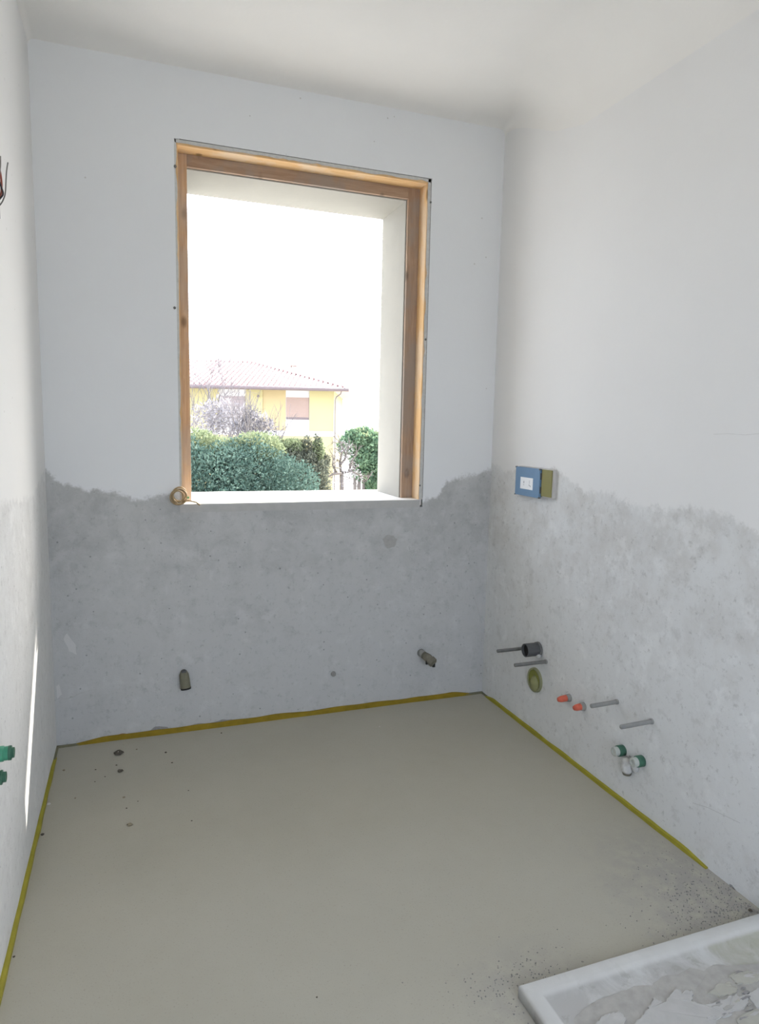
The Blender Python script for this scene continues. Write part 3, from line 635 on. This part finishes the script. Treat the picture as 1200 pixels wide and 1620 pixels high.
# ---- the yellow house
HO = Vector((8.35, 25.10, ZG)); HU = Vector((-.944, .328, 0)).normalized(); HV = Vector((.328, .944, 0)).normalized()
hs = empty('yellow_house', HO); tag(hs, 'two-storey yellow house with tiled hip roof and roller shutters beyond the shrubs', 'house')
def hp(s, d, z): return HO + HU * s + HV * d + Vector((0, 0, z - ZG))
def hbox(s0, s1, d0, d1, z0, z1):
    mb = MB(); return mb.add([hp(s, d, z) for z in (z0, z1) for s, d in ((s0, d0), (s1, d0), (s1, d1), (s0, d1))], [(0, 3, 2, 1), (4, 5, 6, 7), (0, 1, 5, 4), (1, 2, 6, 5), (2, 3, 7, 6), (3, 0, 4, 7)])
M['yellow'] = simple_plaster('yellow_render', (0.36, 0.315, 0.165), .05, .8)
M['orange'] = simple_plaster('shaded_yellow_render', (0.35, 0.275, 0.15), .05, .8)  # yellow render darkened in colour for the shade of the set-back panel
M['hwhite'] = simple_plaster('house_white', (0.50, 0.48, 0.46), .04, .8)
M['shutter'] = plain('pink_brown_shutter', (0.28, 0.20, 0.165), .6, .05, 3)
M['shutter2'] = plain('mauve_shutter', (0.26, 0.215, 0.215), .6, .05, 3)
M['gutter'] = plain('brown_gutter', (0.13, 0.10, 0.10), .5, .1, 3)
M['tile'] = plain('roof_tile_terracotta', (0.50, 0.37, 0.34), .8, .15, 4)
M['glass_dark'] = plain('dark_window_gap', (.12, .10, .11), .3, .05)
EZ = 2.86
hbox(0, 12, .12, 9, ZG, EZ).build('wall_core', M['yellow'], hs)
for s0, s1, mm in ((0, 1.04, 'yellow'), (2.05, 3.03, 'orange'), (3.03, 3.75, 'yellow'), (4.89, 8.2, 'yellow'), (9.3, 12, 'yellow')):
    hbox(s0, s1, 0 if mm == 'yellow' else .05, .14, 1.08, EZ - .06).build('wall_panel', M[mm], hs)
hbox(-.02, 12, -.02, .14, .86, 1.08).build('floor_band', M['hwhite'], hs)
hbox(0, 12, 0.0, .14, ZG, .86).build('ground_floor_wall', M['yellow'], hs)
for s0, s1, mm in ((1.04, 2.05, 'shutter'), (3.75, 4.89, 'shutter2'), (8.2, 9.3, 'shutter')):
    w_ = hbox(s0, s1, .06, .14, 1.08, EZ - .06).build('window_surround', M['hwhite'], hs)
    mb = MB(); zt, zb = 2.50, 1.66
    for k in range(17):
        z0 = zb + (zt - zb) * k / 17; z1 = zb + (zt - zb) * (k + .88) / 17
        v = hbox(s0 + .02, s1 - .02, .035, .07, z0, z1); mb.add(v.v, v.f)
    mb.build('roller_shutter', M[mm], w_)
    hbox(s0 + .02, s1 - .02, .03, .07, zb - .10, zb - .01).build('shutter_rail', M['gutter'], w_)
# roof: hip with 0.6 m overhang; columns of half-round tiles
OV, RZ, RD = .62, 4.30, 4.5
A = (-OV, -OV); B = (12 + OV, -OV); Cc = (12 + OV, 9 + OV); D = (-OV, 9 + OV); R0, R1 = (RD - .3, 4.5), (12 - RD + .3, 4.5)
ez = EZ + .02
MB().add([hp(*A, ez), hp(*B, ez), hp(*Cc, ez), hp(*D, ez), hp(*R0, RZ), hp(*R1, RZ), hp(*A, ez - .08), hp(*B, ez - .08), hp(*Cc, ez - .08), hp(*D, ez - .08)],
         [(0, 1, 5, 4), (1, 2, 5), (2, 3, 4, 5), (3, 0, 4), (6, 9, 8, 7), (0, 6, 7, 1), (1, 7, 8, 2), (2, 8, 9, 3), (3, 9, 6, 0)]).build('roof', M['tile'], hs)
mb = MB(); step = .22; n_ = int((12 + 2 * OV) / step)
for i in range(n_):
    s = -OV + step * (i + .5)
    t_ = min(1.0, (s + OV) / (R0[0] + OV), (12 + OV - s) / (12 + OV - R1[0]))
    p0 = hp(s, -OV - .06, ez + .03); p1 = hp(s, -OV + (4.5 + OV) * t_, ez + (RZ - ez) * t_ + .03)
    nn = max(2, int(14 * t_)); pts = []; rs = []
    for k in range(nn):
        pts += [p0.lerp(p1, k / nn), p0.lerp(p1, (k + .97) / nn)]; rs += [.085, .068]
    mb.tube(pts, rs, 6)
tag(mb.build('roof_tiles', M['tile'], hs, True), kind='stuff')
mb = MB()
for i in range(16):
    a = hp(-OV, -OV, ez + .05).lerp(hp(*R0, RZ + .05), i / 16); b = hp(-OV, -OV, ez + .05).lerp(hp(*R0, RZ + .05), (i + .95) / 16); mb.tube([a, b], [.11, .09], 6)
for i in range(14):
    a = hp(*R0, RZ + .05).lerp(hp(*R1, RZ + .05), i / 14); b = hp(*R0, RZ + .05).lerp(hp(*R1, RZ + .05), (i + .95) / 14); mb.tube([a, b], [.11, .09], 6)
mb.build('ridge_tiles', M['tile'], hs, True)
MB().tube([hp(-OV - .05, -OV - .08, ez - .06), hp(12 + OV, -OV - .08, ez - .06)], .075, 10).build('gutter', M['gutter'], hs, True)
hbox(-OV + .05, 12 + OV - .05, -OV + .05, .1, EZ - .07, EZ - .03).build('soffit', M['hwhite'], hs)
MB().tube([hp(-.35, -OV - .05, ez - .1), hp(-.32, -OV + .1, ez - .22), hp(-.12, -.15, ez - .34), hp(-.07, -.06, ez - .46), hp(-.07, -.06, ZG)], .03, 8).build('downspout', plain('pale_downspout', (.17, .15, .145), .5, .1), hs, True)
hbox(2.2, 2.7, 6.4, 6.9, 3.4, 4.25).build('chimney', M['hwhite'], hs); hbox(2.1, 2.8, 6.3, 7.0, 4.36, 4.46).build('chimney_cap', M['tile'], hs)
for k in (2.2, 2.6): hbox(k, k + .1, 6.4, 6.9, 4.25, 4.36).build('chimney_pier', M['hwhite'], hs)
MB().tube([hp(3.2, -.04, 2.52), hp(3.2, -.14, 2.50)], .05, 8).build('wall_lamp', M['gutter'], hs)

# ---- foliage
def leaf_mat(name, c0, c1, trans=.35):
    m = bpy.data.materials.new(name); m.use_nodes = True; t = m.node_tree; t.nodes.remove(t.nodes['Principled BSDF'])
    out = t.nodes['Material Output']; g = t.nodes.new('ShaderNodeNewGeometry'); r_ = t.nodes.new('ShaderNodeValToRGB')
    t.links.new(g.outputs['Random Per Island'], r_.inputs[0]); r_.color_ramp.elements[0].color = (*c0, 1); r_.color_ramp.elements[1].color = (*c1, 1)
    d = t.nodes.new('ShaderNodeBsdfDiffuse'); tr = t.nodes.new('ShaderNodeBsdfTranslucent'); mx = t.nodes.new('ShaderNodeMixShader'); mx.inputs[0].default_value = trans
    t.links.new(r_.outputs[0], d.inputs[0]); t.links.new(r_.outputs[0], tr.inputs[0]); t.links.new(d.outputs[0], mx.inputs[1]); t.links.new(tr.outputs[0], mx.inputs[2]); t.links.new(mx.outputs[0], out.inputs[0])
    return m
M['leaf_blue'] = leaf_mat('blue_green_leaf', (.04, .075, .06), (.125, .18, .145))
M['leaf_olive'] = leaf_mat('olive_grey_leaf', (.07, .078, .062), (.175, .18, .13))
M['leaf_lime'] = leaf_mat('yellow_green_leaf', (.12, .15, .08), (.28, .31, .18))
M['leaf_bright'] = leaf_mat('bright_green_leaf', (.08, .14, .09), (.22, .31, .18))
M['leaf_pale'] = leaf_mat('pale_blossom', (.17, .155, .16), (.36, .34, .34), .3)
M['bark'] = plain('grey_bark', (.13, .11, .095), .9, .25, 8, .3)
M['bark_pale'] = plain('pale_bark', (.15, .135, .135), .9, .2, 8, .3)
def foliage(clumps, count, size, seed, elong=1.6):
    """leaf blades scattered through ellipsoid clumps, denser near their skin; upright tips where elong is large"""
    r = random.Random(seed); vs = []; fs = []; tot = sum(c[3] * c[4] for c in clumps)
    for (cx, cy, cz, rx, rz) in clumps:
        for _ in range(int(count * rx * rz / tot)):
            u = Vector((r.gauss(0, 1), r.gauss(0, 1), r.gauss(0, 1))).normalized(); k = r.random() ** .28 * (1 + .22 * mnoise.noise(u * 2.6 + Vector((cx, cz, seed))))
            p = Vector((cx + u.x * rx * k, cy + u.y * rx * k, cz + u.z * rz * k))
            s = size * r.uniform(.6, 1.3); d = (Vector((r.gauss(0, 1), r.gauss(0, 1), r.gauss(.3, 1))).normalized() + u * .6).normalized()
            w = d.cross(Vector((r.gauss(0, 1), r.gauss(0, 1), r.gauss(0, 1)))).normalized()
            q = len(vs); vs += [p, p + d * s * .5 * elong + w * s * .36, p + d * s * elong, p + d * s * .5 * elong - w * s * .36]; fs.append((q, q + 1, q + 2, q + 3))
    return MB().add(vs, fs)
def leafmesh(mb, name, mat, parent): return link(name, mesh(name, mb.v, mb.f), mat, parent)
def dirpt(u, v, D):
    """point on the pixel's ray at y-distance D from the camera"""
    return px(u, v, 1, CAM.y + D)
def branch(mb, p, d, L, r0, depth, rnd, spread=.55, up=.15, kids=(2, 3)):
    n = 4; pts = [p]; q = p.copy(); dd = d.copy()
    for i in range(n):
        dd = (dd + Vector((rnd.gauss(0, .13), rnd.gauss(0, .13), rnd.gauss(0, .1) + up * .2))).normalized(); q = q + dd * L / n; pts.append(q.copy())
    mb.tube(pts, [r0 * (1 - .45 * i / n) for i in range(n + 1)], 5 if depth > 1 else 3, False)
    if depth <= 0: return
    for _ in range(rnd.randint(*kids) + (1 if depth == 1 else 0)):
        k = rnd.uniform(.4, 1.0); b = pts[0].lerp(pts[-1], k); b = pts[min(n, int(k * n))]
        nd = (dd + Vector((rnd.gauss(0, spread), rnd.gauss(0, spread), rnd.gauss(up, spread * .7)))).normalized()
        branch(mb, b, nd, L * rnd.uniform(.55, .8), max(r0 * .62, .006), depth - 1, rnd, spread, up, kids)

def shrub(name, label, clumps, mat, count, size, seed, stem_at, extra=None):
    base = Vector((stem_at[0], stem_at[1], ZG)); e = empty(name, base); tag(e, label, 'shrub', 'shrubs below the window')
    leafmesh(foliage(clumps, count, size, seed), 'foliage', mat, e)
    if extra: leafmesh(foliage(extra[0], extra[1], size, seed + 50), 'young_tips', extra[2], e)
    rnd = random.Random(seed); mb = MB()
    top = max(c[2] for c in clumps)
    for k in range(4): mb.tube([base + Vector((rnd.uniform(-.1, .1), rnd.uniform(-.1, .1), -.05)), base + Vector((rnd.uniform(-.4, .4), rnd.uniform(-.3, .3), (top - ZG) * .5)), Vector((clumps[k % len(clumps)][0], clumps[k % len(clumps)][1], clumps[k % len(clumps)][2]))], [.06, .045, .02], 6)
    mb.build('stems', M['bark'], e, True)
def cl(u, v, D, ru, rv):      # clump from a pixel centre and pixel radii at distance D
    p = dirpt(u, v, D); s = D / FPX; return (p.x, p.y, p.z, ru * s, rv * s)
D1 = 11.0
shrub('evergreen_shrub', 'dense blue-green evergreen shrub filling the window above the sill', [cl(330, 770, D1, 85, 70), cl(400, 765, D1 + .2, 70, 68), cl(280, 760, D1 - .1, 60, 70), cl(450, 790, D1 + .1, 60, 70), cl(340, 830, D1, 120, 70), cl(370, 735, D1 + .4, 48, 40)], M['leaf_blue'], 60000, .033, 3, (dirpt(350, 800, D1).x, dirpt(350, 800, D1).y),
      ([cl(312, 712, D1 + .4, 40, 32), cl(405, 708, D1 + .6, 44, 24), cl(355, 718, D1 + .6, 44, 24)], 13000, M['leaf_lime']))
shrub('feathery_conifer', 'olive grey feathery conifer shrub in front of the white house window', [cl(470, 770, D1 + 1.2, 42, 68), cl(495, 790, D1 + 1.1, 30, 72), cl(455, 745, D1 + 1.3, 36, 44), cl(440, 722, D1 + 1.4, 24, 28), cl(502, 712, D1 + 1.2, 6, 24), cl(485, 712, D1 + 1.2, 8, 22), cl(470, 712, D1 + 1.3, 10, 18), cl(515, 735, D1 + 1.2, 6, 18)], M['leaf_olive'], 32000, .035, 5, (dirpt(470, 790, D1 + 1.2).x, dirpt(470, 790, D1 + 1.2).y),
      ([cl(460, 708, D1 + 1.3, 22, 14), cl(503, 716, D1 + 1.2, 9, 22)], 3000, M['leaf_lime']))
def tree(name, label, base, height, lean, mat, seed, depth, trunk_r, spread, up, kids, group, L=None):
    e = empty(name, base); tag(e, label, 'tree', group); rnd = random.Random(seed); mb = MB()
    branch(mb, Vector(base) - Vector((0, 0, .1)), Vector(lean).normalized(), L or height * .42, trunk_r, depth, rnd, spread, up, kids)
    mb.build('branches', mat, e, True); return e
D2 = 15.5
p = dirpt(375, 700, D2 + 2.0); tree('bare_tree', 'pale leafless tree with fine twigs rising over the evergreen shrub', (p.x, p.y, ZG), 5.0, (.0, 0, 1), M['bark_pale'], 21, 6, .07, .5, .25, (2, 3), 'bare trees in the garden', 2.9)
p = dirpt(318, 700, D2 + 6.5); tree('bare_tree', 'pale leafless tree beside the pine jamb with long upright twigs', (p.x, p.y, ZG), 5.4, (.0, 0, 1), M['bark_pale'], 33, 6, .07, .45, .3, (2, 3), 'bare trees in the garden', 3.7)
p = dirpt(392, 700, D2 - .4); tree('bare_bush', 'dark leafless bush with upright twigs behind the evergreen shrub', (p.x, p.y, ZG), 4.4, (.0, 0, 1), plain('dark_twig', (.16, .14, .13), .9, .2), 41, 4, .05, .4, .35, (3, 3), 'bare trees in the garden', 2.9)
DF = 14.6
p = dirpt(540, 760, DF); e = empty('gnarled_fruit_tree', (p.x, p.y, ZG)); tag(e, 'small gnarled fruit tree with pale blossom between house corner and green tree', 'tree', 'bare trees in the garden')
mb = MB(); rnd = random.Random(4); fork = dirpt(540, 749, DF)
mb.tube([Vector((p.x, p.y, ZG - .05)), dirpt(541, 800, DF), fork], [.08, .06, .045], 7)
for br in (((540, 749), (527, 750), (515, 756), (509, 753)), ((540, 748), (556, 746), (570, 752), (580, 760)), ((540, 750), (537, 732), (541, 715), (538, 700)), ((533, 750), (526, 736), (527, 722)), ((552, 747), (556, 730), (564, 718)), ((538, 735), (546, 726), (549, 712))):
    ps = [dirpt(u + 0, v, DF + rnd.uniform(-.1, .1)) for u, v in br]; n = len(ps)
    mb.tube(ps, [.034 * (1 - .7 * k / (n - 1)) for k in range(n)], 6)
    for q in ps[1:]:
        for _ in range(3): branch(mb, q, Vector((rnd.gauss(0, .6), rnd.gauss(0, .3), rnd.gauss(.4, .5))).normalized(), .22, .010, 1, rnd, .6, .1, (2, 3))
mb.build('branches', M['bark'], e, True)
leafmesh(foliage([cl(545, 712, DF, 14, 14), cl(548, 738, DF, 18, 14), cl(560, 752, DF, 16, 10), cl(535, 765, DF, 14, 8)], 700, .03, 61), 'blossom', M['leaf_pale'], e)
# the dense haze of fine twigs and catkins on the pale tree behind the shrub
for o in list(C.objects):
    if o.name == 'bare_tree':
        leafmesh(foliage([cl(372, 668, D2 + 2, 40, 24), cl(350, 655, D2 + 2, 30, 22), cl(405, 672, D2 + 2, 26, 18), cl(330, 665, D2 + 2, 26, 26)], 2600, .045, 91, 2.6), 'fine_twigs', M['leaf_pale'], o)
    if o.name == 'bare_bush':
        leafmesh(foliage([cl(398, 664, D2 - .4, 13, 22), cl(380, 676, D2 - .4, 14, 14), cl(420, 676, D2 - .4, 16, 12)], 700, .04, 92, 2.6), 'fine_twigs', leaf_mat('grey_twig_haze', (.07, .065, .07), (.20, .19, .20)), o)
D3 = 17.0
p = dirpt(566, 760, D3); e = empty('broadleaf_tree', (p.x, p.y, ZG)); tag(e, 'bright green broadleaf tree with round crown beside the window reveal', 'tree')
leafmesh(foliage([cl(560, 695, D3, 18, 14), cl(582, 704, D3 + .1, 22, 22), cl(546, 706, D3 - .1, 12, 13), cl(574, 726, D3, 20, 18), cl(594, 738, D3, 18, 24), cl(574, 687, D3 + .2, 14, 11), cl(592, 765, D3, 18, 16), cl(606, 720, D3, 16, 30), cl(568, 748, D3, 12, 10)], 17000, .06, 71, 1.5), 'crown', M['leaf_bright'], e)
leafmesh(foliage([cl(566, 690, D3 + .1, 20, 10), cl(590, 700, D3 + .2, 12, 20)], 900, .075, 72, 1.5), 'young_tips', M['leaf_lime'], e)
mb = MB()
for du, dv in ((-3, 0), (6, 2), (16, 3)): a = dirpt(563 + du * .6, 800, D3); b = dirpt(563 + du, 725 + dv, D3); mb.tube([Vector((p.x + du * .004, p.y, ZG - .05)), a, b], [.08, .06, .03], 7)
mb.build('trunk', M['bark'], e, True)
p = dirpt(640, 760, 19.0); tree('bare_tree', 'grey leafless tree partly hidden by the window reveal', (p.x, p.y, ZG), 6.0, (-.1, 0, 1), plain('grey_twig', (.25, .23, .22), .9, .2), 83, 4, .08, .55, .2, (2, 3), 'bare trees in the garden', 3.4)
